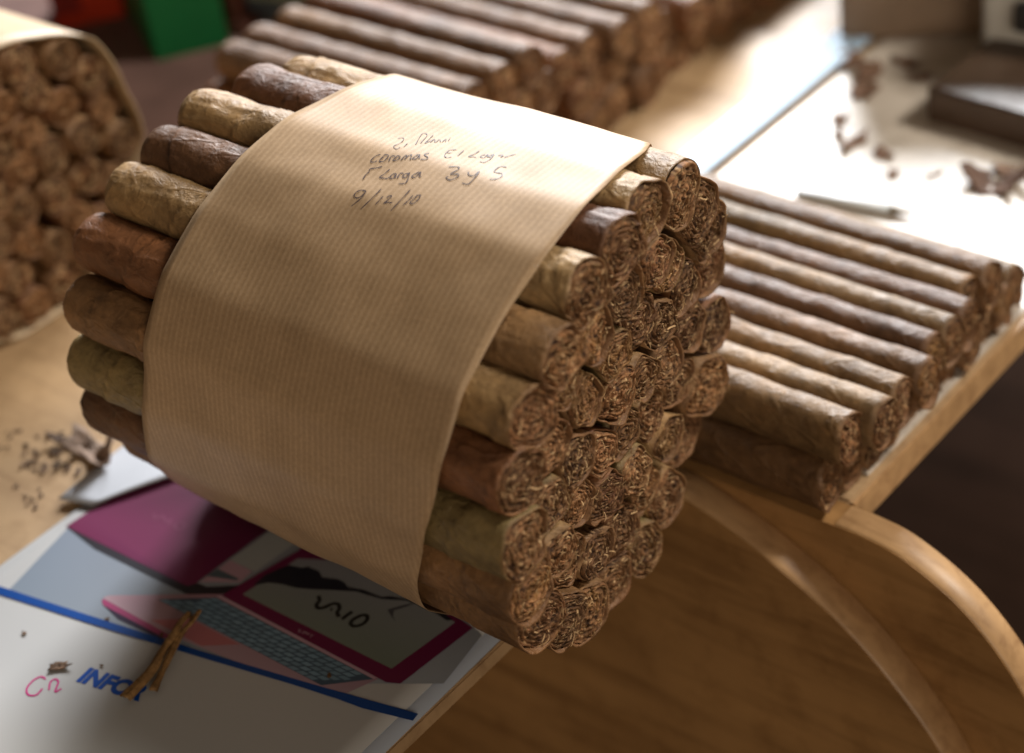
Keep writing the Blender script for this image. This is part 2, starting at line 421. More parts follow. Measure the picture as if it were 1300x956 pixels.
    ct = FBASE * (1 + .3 * noise(BQ, 420, seed + 35)[:, None]) * np.clip(.8 + .5 * gr1 + .35 * spi, .3, 1.4)[:, None] * float(np.mean(tone) / np.mean(FBASE))
    fl_ = np.clip(noise(BQ, 1300, seed + 36) * 2.4 - 1.0, 0, 1)[:, None]; pit = np.clip(-noise(BQ, 1000, seed + 37) * 2.4 - .9, 0, 1)[:, None]
    ct = ct * (1 - fl_) + FLIGHT * fl_; ct = ct * (1 - pit) + FDARK * .6 * pit
    V = np.concatenate([V, BP]); Cc = np.concatenate([Cc, ct]); Fq = np.concatenate([Fq, Fb])
    # loose shreds sticking out of the cut
    SV = []; SC = []; SF = []; nb = len(V)
    for i in range(strands):
        ar = rs.random() * 6.28; rr_ = math.sqrt(rs.random()) * .85
        c0 = np.array([xf + rs.uniform(-.0004, .0006), sect_eval(sect, np.array([ar]))[0] * rr_ * math.cos(ar), sect_eval(sect, np.array([ar]))[0] * rr_ * math.sin(ar)])
        ln = rs.uniform(.0015, .005); di = rs.random() * 6.28; curv = rs.uniform(-1, 1) * 500; wd = rs.uniform(.00006, .00024)
        m_ = 7; s = np.linspace(0, ln, m_); ang = di + curv * s
        py = c0[1] + np.cumsum(np.cos(ang)) * ln / m_; pz = c0[2] + np.cumsum(np.sin(ang)) * ln / m_
        rr2 = np.hypot(py, pz); lim2 = sect_eval(sect, np.arctan2(pz, py)) * 1.0; kk = np.minimum(1, lim2 / np.maximum(rr2, 1e-6)); py *= kk; pz *= kk
        px = c0[0] + rs.uniform(-.0004, .0012) * np.sin(np.linspace(0, 3.1 * rs.random(), m_))
        nx_ = -np.sin(ang) * wd; nz_ = np.cos(ang) * wd
        A = np.stack([px, py + nx_, pz + nz_], 1); B = np.stack([px + rs.uniform(-.0002, .0002), py - nx_, pz - nz_], 1)
        SF.append(grid_faces(2, m_, False) + nb); nb += 2 * m_
        SV += [A, B]; cc = FLIGHT * rs.uniform(.55, 1.15) if rs.random() < .6 else FBASE * rs.uniform(.7, 1.2)
        SC.append(np.tile(cc, (2 * m_, 1)))
    if SV:
        V = np.concatenate([V] + SV); Cc = np.concatenate([Cc] + SC); Fq = np.concatenate([Fq] + SF)
    V[:, 1] += skew[0] * (V[:, 0] - xm); V[:, 2] += skew[1] * (V[:, 0] - xm)
    build('filler', V, Fq, FILL, root, np.clip(Cc, .01, .7))
    return w_

def relax(pos, rad, Rc, it=500):
    pos = pos.copy()
    for k in range(it):
        d = pos[:, None] - pos[None]; dist = np.hypot(d[..., 0], d[..., 1]) + np.eye(len(pos))
        ov = np.clip((rad[:, None] + rad[None]) - dist, 0, None); np.fill_diagonal(ov, 0)
        pos += (d / dist[..., None] * ov[..., None] * .35).sum(1)
        r = np.hypot(pos[:, 0], pos[:, 1]); over = np.clip(r - (Rc - rad), 0, None)
        pos -= pos / np.maximum(r, 1e-9)[:, None] * over[:, None]
    return pos
def cells(pos, rad, Rc, n=72, grow=1.1, gap=.985, nh=0):
    th = np.linspace(0, 2 * math.pi, n, endpoint=False); out = []
    for i in range(len(pos)):
        h = np.full(n, rad[i] * (grow if i >= nh else grow * 1.05))
        for j in range(len(pos)):
            if j == i: continue
            dv = pos[j] - pos[i]; dd = np.hypot(*dv)
            if dd > (rad[i] + rad[j]) * 1.4: continue
            hh = (dd * dd + rad[i] ** 2 - rad[j] ** 2) / (2 * dd) * (.98 if i < nh and j < nh else gap)
            cs = np.cos(th - math.atan2(dv[1], dv[0]))
            lim = np.where(cs > .15, hh / np.maximum(cs, .15), 1)
            h = np.minimum(h, lim)
        # stay inside the bundle's outline
        c = np.stack([np.cos(th), np.sin(th)], 1); b_ = c @ pos[i]; disc = b_ * b_ - (pos[i] @ pos[i] - Rc * Rc)
        h = np.minimum(h, -b_ + np.sqrt(np.maximum(disc, 0)))
        k = np.array([.15, .2, .3, .2, .15]); h = sum(kk * np.roll(h, s) for kk, s in zip(k, (-2, -1, 0, 1, 2)))
        h = h * (1 - .035 + .035 * np.sin(2 * th + i * 1.7) + .02 * np.sin(3 * th + i))
        out.append(h)
    return out

# ------------------------------------------------------------------ the main wrapped bundle
RB = .0722; ZB = .0732
DEG = math.pi / 180
ring_defs = [(21, .0625), (16, .0450), (10, .0282), (4, .0118)]
gx_, gy_ = np.meshgrid(np.linspace(-.066, .066, 90), np.linspace(-.066, .066, 90)); gp = np.stack([gx_.ravel(), gy_.ravel()], 1); gp = gp[np.hypot(gp[:, 0], gp[:, 1]) < .064]
best = None
for trial in range(24):
    r_ = np.random.default_rng(500 + trial); pos = []; rad = []
    for ri, (n, r) in enumerate(ring_defs):
        ph = r_.random() * 6.28
        for k in range(n):
            a = (57 * DEG + k * 2 * math.pi / n) if ri == 0 else (ph + k * 2 * math.pi / n)
            j = .0005 if ri == 0 else .002
            pos.append((r * math.cos(a) + r_.normal() * j, r * math.sin(a) + r_.normal() * j)); rad.append((.0097 if ri == 0 else .0088) * (1 + r_.normal() * .04))
    pos = np.array(pos); rad = np.array(rad)
    pos = relax(pos, rad, RB, 260)
    void = (np.hypot(gp[:, None, 0] - pos[None, :, 0], gp[:, None, 1] - pos[None, :, 1]) - rad[None]).min(1).max()
    if best is None or void < best[0]: best = (void, pos, rad)
_, pos, rad = best
_fa = np.array([0, 40, 60, 77, 91, 108, 124, 135, 150, 170, 190, 215, 360]); _fv = np.array([1, 1, 1.01, .968, .945, .93, .938, .957, .988, 1.008, 1.008, 1, 1])
def warp(p): return p * np.interp(np.degrees(np.arctan2(p[:, 1], p[:, 0])) % 360, _fa, _fv)[:, None]
pos = warp(pos)                          # hand-packed: flatter on top, bulging towards the front
sec = cells(pos, rad, RB * 1.06, grow=1.05, gap=.875, nh=21)
hull_cols = {0: ('pale tan', C_TAN, C_TAN), 1: ('', C_PURP, C_LTAN), 2: ('', C_TAN, C_PURP), 3: ('', C_DARK, C_LTAN), 4: ('', C_TAN, C_MID),
             5: ('', C_RED, C_TAN), 6: ('', C_BROWN, C_RED), 7: ('', C_OLIVE, C_OLIVE), 8: ('', C_DARK, C_BROWN), 9: ('', C_BROWN, C_BROWN)}
hull_lab = {0: 'pale tan cigar topmost in the wrapped bundle', 1: 'purple-brown cigar with a pale crumpled foot near the top of the wrapped bundle',
            2: 'tan cigar with a dark purple foot beside the paper band', 3: 'dark wrinkled cigar with a light foot above the tan one in the wrapped bundle',
            4: 'tan veined cigar lying above the reddish one in the wrapped bundle', 5: 'reddish-brown round-headed cigar at the side of the wrapped bundle',
            6: 'brown cigar with a dark reddish foot below the round-headed one', 7: 'olive-green cigar low on the side of the wrapped bundle',
            8: 'dark brown cigar below the olive one, head just above the white card', 9: 'brown cigar resting on the magazine under the paper band'}
GB = 'cigars in the wrapped bundle'
cskew = []
for i in range(len(pos)):
    y, z = pos[i]; hull = i < 21; front = hull and i <= 10
    sk = (rng.normal() * .009, rng.normal() * .009) if hull else (0, 0); cskew.append(sk)
    xf = .0125 - .19 * y + .1 * z + rng.normal() * .0016
    if not hull: xf = .0115 - .18 * y + .1 * z + rng.normal() * .0013
    xh = -.1445 + .11 * y + rng.normal() * .0018
    if front:
        lab = hull_lab.get(i, 'cigar on the underside of the wrapped bundle, overhanging the desk edge'); _, ch, cf = hull_cols.get(i, ('', C_BROWN, C_BROWN))
    else:
        lab = 'cigar in the core of the wrapped bundle, ringed by others, only its cut end showing'
        if hull: lab = 'cigar on the underside of the wrapped bundle, overhanging the desk edge' if i < 15 else 'cigar in the outer ring of the wrapped bundle, on the side facing the loose rows'
        ch = cf = (C_BROWN, C_MID, C_RED, C_OLIVE, C_TAN)[i % 5]
    root = thing('cigar', lab, 'cigar', (0, y, ZB + z), GB)
    cigar_meshes(root, sec[i], xh, xf, ch, cf, 100 + i * 7, nth=96 if front else 48, nx=110 if front else 40, skew=sk, strands=18, turns=rng.uniform(6.0, 8.5), fres=.0003, plug=(28, 72))

# ---- the paper band around them
angL = np.array([60, 67, 84, 99, 112, 127, 145, 161, 173, 192, 204, 230, 300, 427]); xL_ = np.array([-.0986, -.0986, -.0985, -.1008, -.1034, -.106, -.107, -.1083, -.1104, -.1179, -.1225, -.120, -.108, -.0986])
angR = np.array([60, 65, 80, 95, 111, 125, 135, 143, 155, 168, 182, 207, 230, 395, 412, 425]); xR_ = np.array([.002, .0022, .0072, .0098, .0105, .0085, .008, .0077, .0071, .0044, -.0011, -.0155, -.018, -.016, -.006, .0022])
def hull_radius(xs, nang):
    """radius of the convex hull of all cigar sections as seen from the bundle axis, at a station xs"""
    pts = []
    th = np.linspace(0, 2 * math.pi, 72, endpoint=False)
    for i in range(21):
        cx = pos[i] + np.array(cskew[i]) * (xs + .06)
        h = sec[i]
        pts.append(np.stack([cx[0] + h * np.cos(th), cx[1] + h * np.sin(th)], 1))
    pts = np.concatenate(pts)
    pts = pts[np.lexsort((pts[:, 1], pts[:, 0]))]
    def half(p):
        o_ = []
        for q in p:
            while len(o_) > 1 and (o_[-1][0] - o_[-2][0]) * (q[1] - o_[-2][1]) - (o_[-1][1] - o_[-2][1]) * (q[0] - o_[-2][0]) <= 0: o_.pop()
            o_.append(q)
        return o_
    H = np.array(half(pts)[:-1] + half(pts[::-1])[:-1])
    A = np.linspace(0, 2 * math.pi, nang, endpoint=False)
    out = np.zeros(nang)
    H2 = np.roll(H, -1, 0)
    for k, a in enumerate(A):
        d = np.array([math.cos(a), math.sin(a)])
        e = H2 - H
        den = d[0] * e[:, 1] - d[1] * e[:, 0]
        s = (H[:, 0] * e[:, 1] - H[:, 1] * e[:, 0]) / np.where(abs(den) < 1e-12, 1e-12, den)
        u = (H[:, 0] * d[1] - H[:, 1] * d[0]) / np.where(abs(den) < 1e-12, 1e-12, den)
        ok = (s > 0) & (u >= -1e-6) & (u <= 1 + 1e-6)
        out[k] = s[ok].max()
    return out
NA = 300; NST = 40
stations = [hull_radius(x, NA) for x in np.linspace(-.13, .02, 7)]
stations = np.array(stations)
A = np.linspace(0, 2 * math.pi, NA, endpoint=False)
Adeg = np.degrees(A); Adeg = np.where(Adeg < 60, Adeg + 360, Adeg)
eL = np.interp(Adeg, angL, xL_) + noise(np.stack([np.cos(A), np.sin(A), A * 0], -1), 2.5, 5) * .0006
eR = np.interp(Adeg, angR, xR_) + noise(np.stack([np.cos(A), np.sin(A), A * 0], -1), 2.5, 6) * .0006
kern = np.array([1, 2, 3, 2, 1]) / 9
for arr in (eL, eR):
    for _ in range(6): arr[:] = sum(kk * np.roll(arr, s) for kk, s in zip(kern, (-2, -1, 0, 1, 2)))
PV = []
for j in range(NST):
    f = j / (NST - 1); X = eL * (1 - f) + eR * f
    q = np.clip((X + .13) / .15 * 6, 0, 5.999); i0 = q.astype(int); fr = q - i0
    R = stations[i0, np.arange(NA)] * (1 - fr) + stations[i0 + 1, np.arange(NA)] * fr
    R = sum(kk * np.roll(R, s) for kk, s in zip(kern, (-2, -1, 0, 1, 2)))
    R = R + .0015
    edge = min(f, 1 - f)
    P = np.stack([X, R * np.cos(A), R * np.sin(A)], -1)
    R = R + noise(P, 45, 9) * .0007 + np.abs(noise(P, 28, 91)) * .0005 + noise(P, 130, 19) * .00012 + .0003 * max(0, 1 - edge / .05) * noise(P, 60, 10)
    P = np.stack([X, R * np.cos(A), R * np.sin(A)], -1); P[:, 2] = np.maximum(P[:, 2] + ZB, .0012)
    PV.append(P)
PV = np.concatenate(PV)
PF = grid_faces(NST, NA)
band = thing('paper_band', 'ribbed brown kraft paper band with handwriting wrapped around the cigar bundle', 'paper band', (0, 0, 0))
sheet = build('paper_sheet', PV, PF, PAPER, band)
so = sheet.modifiers.new('thickness', 'SOLIDIFY'); so.thickness = .00014; so.offset = 0
# check outward orientation of faces for the ink
bvh = BVHTree.FromPolygons([Vector(v) for v in PV], PF.tolist())
s1 = lambda P: [(440 + x / 10.833, 150 + y / 10.833) for x, y in P]
s3 = lambda P: [(440 + x / 10.833, 200 + y / 10.833) for x, y in P]
s2 = lambda P: [(540 + x / 9.286, 150 + y / 9.286) for x, y in P]
strokes = [(s3(p), 1.0) for p in (
    [(265, 465), (200, 455), (130, 490), (110, 540), (160, 560), (230, 520), (270, 465), (210, 560), (70, 675)],
    [(480, 440), (340, 580), (200, 715)], [(505, 540), (450, 600), (400, 655)],
    [(560, 555), (605, 528), (615, 555), (515, 635), (560, 622), (630, 628)], [(880, 450), (750, 590), (610, 740)], [(915, 530), (850, 600), (780, 665)],
    [(985, 520), (900, 600), (880, 635), (930, 635), (1000, 570), (1015, 525), (970, 525)],
    [(320, 185), (330, 160), (410, 150), (495, 130)], [(320, 200), (270, 240), (225, 310)],
    [(600, 165), (520, 235), (455, 280), (520, 290), (560, 295), (590, 275)],
    [(680, 225), (630, 240), (600, 285), (640, 290), (690, 230), (670, 290)], [(700, 290), (740, 225), (790, 225)],
    [(850, 225), (800, 235), (775, 275), (820, 275), (870, 215), (830, 340), (780, 365), (720, 365)],
    [(1000, 205), (930, 240), (900, 275), (945, 275), (1025, 205), (1005, 265), (1030, 265)])]
strokes += [(s1(p), .85) for p in (
    [(470, 505), (400, 530), (335, 595), (370, 612), (420, 595)], [(500, 540), (455, 595), (510, 600), (580, 525), (530, 510), (490, 560)],
    [(585, 600), (620, 530), (680, 530)], [(690, 540), (640, 580), (690, 585), (740, 540), (700, 525), (670, 560)],
    [(750, 585), (810, 520), (830, 535), (800, 575), (850, 525), (895, 512), (880, 570), (910, 560)],
    [(990, 505), (930, 540), (920, 568), (965, 560), (1010, 505), (1000, 560)], [(1140, 485), (1070, 505), (1120, 545), (1090, 575), (1020, 572)])]
strokes += [(s1(p), .5) for p in (
    [(705, 285), (760, 275), (790, 290), (750, 340), (650, 390), (690, 430), (740, 400)], [(840, 350), (790, 400)],
    [(950, 370), (1000, 280), (1050, 215), (1110, 240), (1020, 350)], [(1195, 235), (1130, 300), (1080, 350), (1150, 320), (1215, 295)])]
strokes += [(s2(p), .5) for p in (
    [(60, 290), (110, 255), (120, 290), (170, 255), (180, 285)], [(200, 285), (245, 250), (240, 285)], [(290, 245), (270, 275)], [(300, 234), (302, 238)])]
strokes += [(s2(p), .7) for p in (
    [(370, 375), (290, 380), (230, 435), (250, 470), (310, 460)], [(260, 415), (310, 410)], [(455, 385), (380, 450)],
    [(640, 390), (575, 430), (510, 455), (560, 460), (600, 465)], [(710, 430), (650, 455), (690, 470), (740, 430), (735, 465)],
    [(810, 430), (755, 448), (765, 465), (815, 432), (760, 490), (690, 525), (645, 515)], [(860, 445), (910, 435), (890, 465), (925, 440)], [(930, 465), (990, 448), (1070, 425)])]
strokes += [(s2(p), 1.) for p in (
    [(280, 580), (380, 578), (395, 605), (300, 665), (385, 665), (385, 695), (300, 735), (250, 710), (275, 690)],
    [(510, 640), (515, 675), (570, 682), (640, 630), (590, 700), (510, 782), (440, 770)],
    [(960, 580), (880, 575), (810, 635), (900, 655), (895, 695), (820, 725), (760, 725)])]
def smooth_poly(P, k=8):
    P = np.array(P, float)
    if len(P) < 3: return np.array([P[0] + (P[-1] - P[0]) * t for t in np.linspace(0, 1, k)])
    Q = np.vstack([2 * P[0] - P[1], P, 2 * P[-1] - P[-2]]); out = []
    for i in range(1, len(Q) - 2):
        for t in np.linspace(0, 1, k, endpoint=False):
            a, b_, c, d = Q[i - 1], Q[i], Q[i + 1], Q[i + 2]
            out.append(.5 * (2 * b_ + (c - a) * t + (2 * a - 5 * b_ + 4 * c - d) * t * t + (3 * b_ - a - 3 * c + d) * t ** 3))
    out.append(P[-1]); return np.array(out)
HV = []; HF = []; nb = 0
for P, wgt in strokes:
    Q = smooth_poly(P, 6); pts = []
    for (u, v) in Q:
        hit = bvh.ray_cast(Vector(CAMC), Vector(ray(u, v)).normalized())
        if hit[0] is None: continue
        n = hit[1]
        if n.dot(Vector(CAMC) - hit[0]) < 0: n = -n
        pts.append((np.array(hit[0] + n * .00022), np.array(n)))
    if len(pts) < 2: continue
    p = np.array([a for a, _ in pts]); nn = np.array([b_ for _, b_ in pts])
    tg = np.gradient(p, axis=0); tg /= np.linalg.norm(tg, axis=1)[:, None] + 1e-9
    sd = np.cross(nn, tg); wd = (.00006 + .00011 * wgt) * (1 + .3 * np.sin(np.arange(len(p)) * .9))[:, None]
    HV += [p + sd * wd, p - sd * wd]; HF.append(grid_faces(2, len(p), False) + nb); nb += 2 * len(p)
build('handwriting', np.concatenate(HV), np.concatenate(HF), INK, band)

# ------------------------------------------------------------------ loose cigars on the desks: prototypes copied
def oval(ry, rz, n=48, seed=0):
    th = np.linspace(0, 2 * math.pi, n, endpoint=False)
    r = 1 / ((np.abs(np.cos(th)) / ry) ** 2.4 + (np.abs(np.sin(th)) / rz) ** 2.4) ** (1 / 2.4)
    return r * (1 + .03 * np.sin(2 * th + seed) + .02 * np.sin(3 * th + seed * 2))
def proto(sect, L, ch, cf, seed, lab, grp, nth=44, nx=54):
    root = thing('cigar', lab, 'cigar', (0, 0, 0), grp)
    cigar_meshes(root, sect, -L, 0, ch, cf, seed, nth=nth, nx=nx, turns=4.5, strands=10, fres=.0005, relief=.6)
    return root
def drop_unused(pool):
    for u, o in zip(pool.used, pool.p):
        if not u:
            for ch in list(o.children): bpy.data.objects.remove(ch)
            bpy.data.objects.remove(o)
class Pool:
    def __init__(s, protos): s.p = protos; s.used = [False] * len(protos); s.k = 0
    def put(s, i, loc, rot, label, group):
        i %= len(s.p)
        if not s.used[i]:
            s.used[i] = True; o = s.p[i]; o.location = loc; o.rotation_euler = rot; o['label'] = label; o['group'] = group; return o
        return copy_thing(s.p[i], loc, rot, label, group)

# right-hand double row
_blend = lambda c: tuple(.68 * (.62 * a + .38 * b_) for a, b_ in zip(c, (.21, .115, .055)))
colsR = [(C_OLIVE, C_TAN), (C_LTAN, C_LTAN), (C_TAN, C_TAN), (C_PURP, C_BROWN), (C_DARK, C_PURP), (C_TAN, C_LTAN), (C_PURP, C_PURP), (C_OLIVE, C_TAN), (C_BROWN, C_BROWN)]
GR = 'cigars in the double row on the desk edge'
names = ['olive', 'pale', 'light tan', 'purple-brown', 'dark brown', 'tan flecked', 'dark purplish', 'yellowish tan', 'mid brown']
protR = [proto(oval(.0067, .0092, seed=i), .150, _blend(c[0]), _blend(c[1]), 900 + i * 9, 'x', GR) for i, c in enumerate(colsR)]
poolR = Pool(protR)
x_end = [.0425, .0475, .0475, .0492, .0442, .0446, .0440, .0375, .040, .0425]
for k in range(9):
    lab = ['olive tan cigar overhanging the outer end of the upper loose row', 'pale cigar second in the upper loose row beside the olive one', 'light tan cigar third in the upper loose row',
           'purple-brown cigar in the middle of the upper loose row', 'darkest cigar in the upper loose row', 'tan flecked cigar beyond the darkest one in the upper loose row',
           'dark purplish cigar near the far end of the upper loose row', 'yellowish tan cigar last but one in the upper loose row', 'mid brown cigar at the far end of the upper loose row'][k]
    y = .0715 + k * .0119 + random.uniform(-.0006, .0006)
    poolR.put(k, (x_end[k], y, .0265 + random.uniform(-.0008, .0008)), (0, random.uniform(-.006, .006), random.uniform(-.012, .012)), lab, GR)
for k in range(11):
    y = .0655 + k * .0124 + random.uniform(-.0005, .0005)
    lab = 'brown cigar at the outer end of the lower loose row' if k == 0 else 'cigar in the lower loose row under the others, only its cut end showing'
    poolR.put(k * 2 + (8 if k == 0 else 3), (.0385 + random.uniform(-.003, .0025) - (k > 9) * .004, y, .0096), (0, 0, random.uniform(-.01, .01)), lab, GR)

# pile behind the bundle
GP = 'cigars in the pile behind the wrapped bundle'
protP = [proto(oval(.0078, .0084, seed=i), .122, c, c2, 1500 + i * 9, 'x', GP, 36, 36) for i, (c, c2) in enumerate([((.15, .078, .038), (.15, .078, .038)), ((.18, .098, .046), (.16, .085, .04)), (C_RED, C_RED), ((.14, .072, .036), (.16, .085, .042)), (C_PURP, (.12, .065, .034))])]
poolP = Pool(protP); i = 0
def pile_h(y): return .0665 - .20 * (y - .14) if y > .14 else .0665
for layer in range(4):
    z = .0086 + layer * .0148
    y = .118 + (.0082 if layer % 2 else 0) + layer * .002
    while y < .40:
        if z + .0084 < pile_h(y) + .006:
            poolP.put(i * 3 + layer, (-.172 + random.uniform(-.005, .005), y, z), (0, 0, random.uniform(-.012, .012)), 'brown cigar in the blurred pile lying behind the wrapped bundle', GP)
            i += 1
        y += .0164 + random.uniform(0, .0008)

drop_unused(poolP); drop_unused(poolR)
# second wrapped bundle
GL = 'cigars in the second wrapped bundle'
protL = [proto(oval(.0073, .0071, seed=i), .15, c, c, 2100 + i * 9, 'x', GL, 36, 20) for i, c in enumerate([C_BROWN, C_MID, C_RED, C_DARK])]
poolL = Pool(protL)
B2 = np.array([.010, .0575]); RB2 = .0580
p2 = []
for n, r in ((20, .0498), (14, .0345), (8, .0195), (3, .0075)):
    for k in range(n): p2.append((r * math.cos(k * 6.2832 / n + n) + rng.normal() * .0006, r * math.sin(k * 6.2832 / n + n) + rng.normal() * .0006))
p2 = relax(np.array(p2), np.full(len(p2), .0079), RB2, 200)
_ga = np.array([-90, -60, -28, -7, 13, 38, 60, 90, 130, 180, 270]); _gv = np.array([.057, .056, .0575, .064, .0605, .064, .0575, .053, .056, .058, .057]) / .058
def warp2(a): return np.interp((np.degrees(a) + 90) % 360 - 90, _ga, _gv)
p2 = p2 * warp2(np.arctan2(p2[:, 1], p2[:, 0]))[:, None]
for i, (y, z) in enumerate(p2):
    poolL.put(i * 5 + i // 3, (-.281 + rng.normal() * .0008, B2[0] + y, B2[1] + z), (rng.random() * 6.28, 0, 0), 'cigar in the second, shaded wrapped bundle showing its cut end', GL)
drop_unused(poolL)
nA2 = 96; A2 = np.linspace(0, 2 * math.pi, nA2, endpoint=False)
V = []
for x in np.linspace(-.415, -.2805, 16):
    R = (RB2 + .0014) * warp2(A2); V.append(np.stack([np.full(nA2, x) + .0015 * np.sin(A2 * 3), B2[0] + R * np.cos(A2), np.maximum(B2[1] + R * np.sin(A2), .0009)], 1))
KRAFT2 = mat_plain('plain_kraft_paper', (.42, .30, .17), .5, .4, .1, 300)
b2 = thing('paper_band', 'plain brown paper band around the second, shaded cigar bundle', 'paper band', (0, 0, 0))
s2o = build('paper_sheet', np.concatenate(V), grid_faces(16, nA2), KRAFT2, b2); m_ = s2o.modifiers.new('thickness', 'SOLIDIFY'); m_.thickness = .0006

# ------------------------------------------------------------------ printed magazine under the bundle
zp = .0009
mag = thing('magazine', 'glossy magazine page with laptop advertisement lying under the wrapped bundle', 'magazine', (0, 0, 0))
def pxpoly(name, px, z, colr, parent=mag, mat=PRINT, grad=None):
    V = np.array([at(u, v, z) for u, v in px]);
    c = np.tile(np.array(colr, float), (len(V), 1)) if grad is None else np.array(grad, float)
    o_ = build(name, V, [list(range(len(V)))], mat, parent, c, smooth=False)
    return o_
def world_sheet(name, pts, z, mat, parent, sub=24, curl=None, thick=.00012, cols=None):
    """four corners (x,y) -> gently wavy sheet"""
    a, b_, c, d = [np.array(p, float) for p in pts]
    V = []
    for i in range(sub):
        for j in range(sub):
            s, t = i / (sub - 1), j / (sub - 1)
            p = (a * (1 - s) + b_ * s) * (1 - t) + (d * (1 - s) + c * s) * t
            zz = z + (curl(s, t) if curl else 0)
            V.append((p[0], p[1], zz))
    o_ = build(name, V, grid_faces(sub, sub, False), mat, parent, None if cols is None else np.tile(np.array(cols), (sub * sub, 1)))
    m = o_.modifiers.new('thickness', 'SOLIDIFY'); m.thickness = thick; m.offset = -1
    return o_
WHITE = (.46, .455, .445)
e0 = at(0, 715); e1 = at(95, 655)
xl = -.180; xr0 = at(564, 866)[0]; 
world_sheet('page', [(-.182, -.215), (-.0125, -.215), (-.0158, -.012), (-.179, -.022)], .0004, PRINT, mag, cols=(.42, .46, .53))
world_sheet('page', [(-.1815, -.214), (-.0185, -.214), (-.0212, -.012), (-.1795, -.020)], zp, PRINT, mag, cols=WHITE)
# printed picture area: blue-grey studio backdrop above the blue rule
Z = zp + .00015; LZ = .00003     # ink layers of the print
gb = [(.2, .24, .29), (.21, .245, .3), (.2, .21, .225), (.21, .21, .22), (.27, .29, .32), (.34, .37, .41), (.28, .3, .34), (.23, .26, .3)]
pic = pxpoly('picture_print', [(12, 748), (92, 664), (205, 590), (420, 640), (612, 806), (563, 868), (395, 868), (120, 788)], Z, (0, 0, 0), grad=gb)
pxpoly('blue_rule', [(-10, 741), (60, 764), (150, 793), (260, 828), (395, 868), (470, 889), (531, 906), (524, 915), (460, 899), (428, 887), (372, 869), (250, 833), (150, 803), (60, 774), (-10, 752)], Z + 7 * LZ, (.0, .05, .24))
# dark edges and lids
PUR = (.105, .008, .042); PURL = (.14, .013, .06); PURD = (.04, .003, .016)
pxpoly('closed_laptop_shadow_print', [(84, 669), (100, 667), (245, 738), (262, 745), (305, 743), (292, 752), (262, 757), (236, 754), (120, 697)], Z + 2 * LZ, (.02, .018, .025))
pxpoly('closed_laptop_print', [(84, 668), (105, 654), (192, 602), (290, 615), (348, 668), (320, 687), (248, 741), (238, 744), (225, 738)], Z + 4 * LZ, PUR,
       grad=[PURL, (.15, .02, .07), (.12, .02, .055), PURD, PURD, PUR, (.13, .01, .06), PURL, (.12, .009, .055)])
pxpoly('open_laptop_base_print', [(254, 739), (292, 711), (320, 725), (305, 739)], Z + 3 * LZ, (.42, .26, .31))
pxpoly('open_laptop_keys_print', [(262, 731), (276, 722), (304, 735), (300, 737)], Z + 5 * LZ, (.08, .11, .13))
pxpoly('open_laptop_screen_print', [(292, 711), (345, 672), (374, 690), (324, 726)], Z + 4 * LZ, (.33, .34, .33))
# pink laptop: base with keyboard, screen frame and screen
PINK = (.50, .27, .33)
pxpoly('laptop_shadow_print', [(131, 768), (150, 770), (200, 797), (213, 806), (205, 812), (150, 786)], Z + 3 * LZ, (.035, .02, .05))
pxpoly('laptop_edge_print', [(129, 762), (131, 768), (205, 808), (222, 816), (230, 813), (215, 804), (138, 758)], Z + 4 * LZ, (.33, .05, .14))
pxpoly('laptop_base_print', [(130, 759), (138, 756), (282, 754), (480, 862), (440, 880), (330, 852), (215, 806)], Z + 5 * LZ, PINK, grad=[(.38, .26, .29), (.36, .23, .26), (.3, .16, .2), (.33, .2, .25), (.36, .25, .3), (.4, .27, .32), (.4, .27, .3)])
pxpoly('touchpad_print', [(192, 787), (240, 785), (304, 818), (256, 820)], Z + 6 * LZ, (.42, .15, .165))
kA, kB, kC, kD = [np.array(p, float) for p in ((200, 761), (274, 758.5), (474, 862), (408, 870))]
pxpoly('keyboard_print', [kA, kB, kC, kD], Z + 7 * LZ, (.05, .085, .13))
V = []; F = []; cc = []
rows_, cols_k = 6, 17
for r in range(rows_):
    off = (.0, .3, .5, .7, .2, 0)[r]
    for c in range(cols_k):
        u0, u1 = (c + off + .08) / (cols_k + 1), (c + off + .9) / (cols_k + 1)
        if u1 > 1: continue
        w0, w1 = (r + .1) / rows_, (r + .86) / rows_
        q = []
        for (uu, ww) in ((u0, w0), (u1, w0), (u1, w1), (u0, w1)):
            a = kA * (1 - uu) + kD * uu; b_ = kB * (1 - uu) + kC * uu; q.append(at(*(a * (1 - ww) + b_ * ww), Z + 8 * LZ))
        n0 = len(V); V += q; F.append([n0, n0 + 1, n0 + 2, n0 + 3]); g = rng.uniform(.85, 1.15); cc += [(.16 * g, .26 * g, .34 * g)] * 4
build('keys_print', V, F, PRINT, mag, np.array(cc), smooth=False)
pxpoly('laptop_hinge_print', [(274, 757), (282, 755), (482, 860), (474, 862)], Z + 9 * LZ, (.46, .30, .36))
fo = [(281, 756), (389, 693), (450, 700), (600, 797), (508, 868), (490, 866)]
pxpoly('screen_frame_print', fo, Z + 10 * LZ, (.13, .007, .05))
pxpoly('screen_print', [(308, 754.5), (378, 709), (440, 712), (578, 790), (497, 849)], Z + 11 * LZ, (.2, .21, .2), grad=[(.19, .21, .185), (.22, .22, .235), (.24, .24, .26), (.25, .26, .26), (.165, .2, .16)])
c5 = lambda P: [(340 + x / 5, 680 + y / 5) for x, y in P]
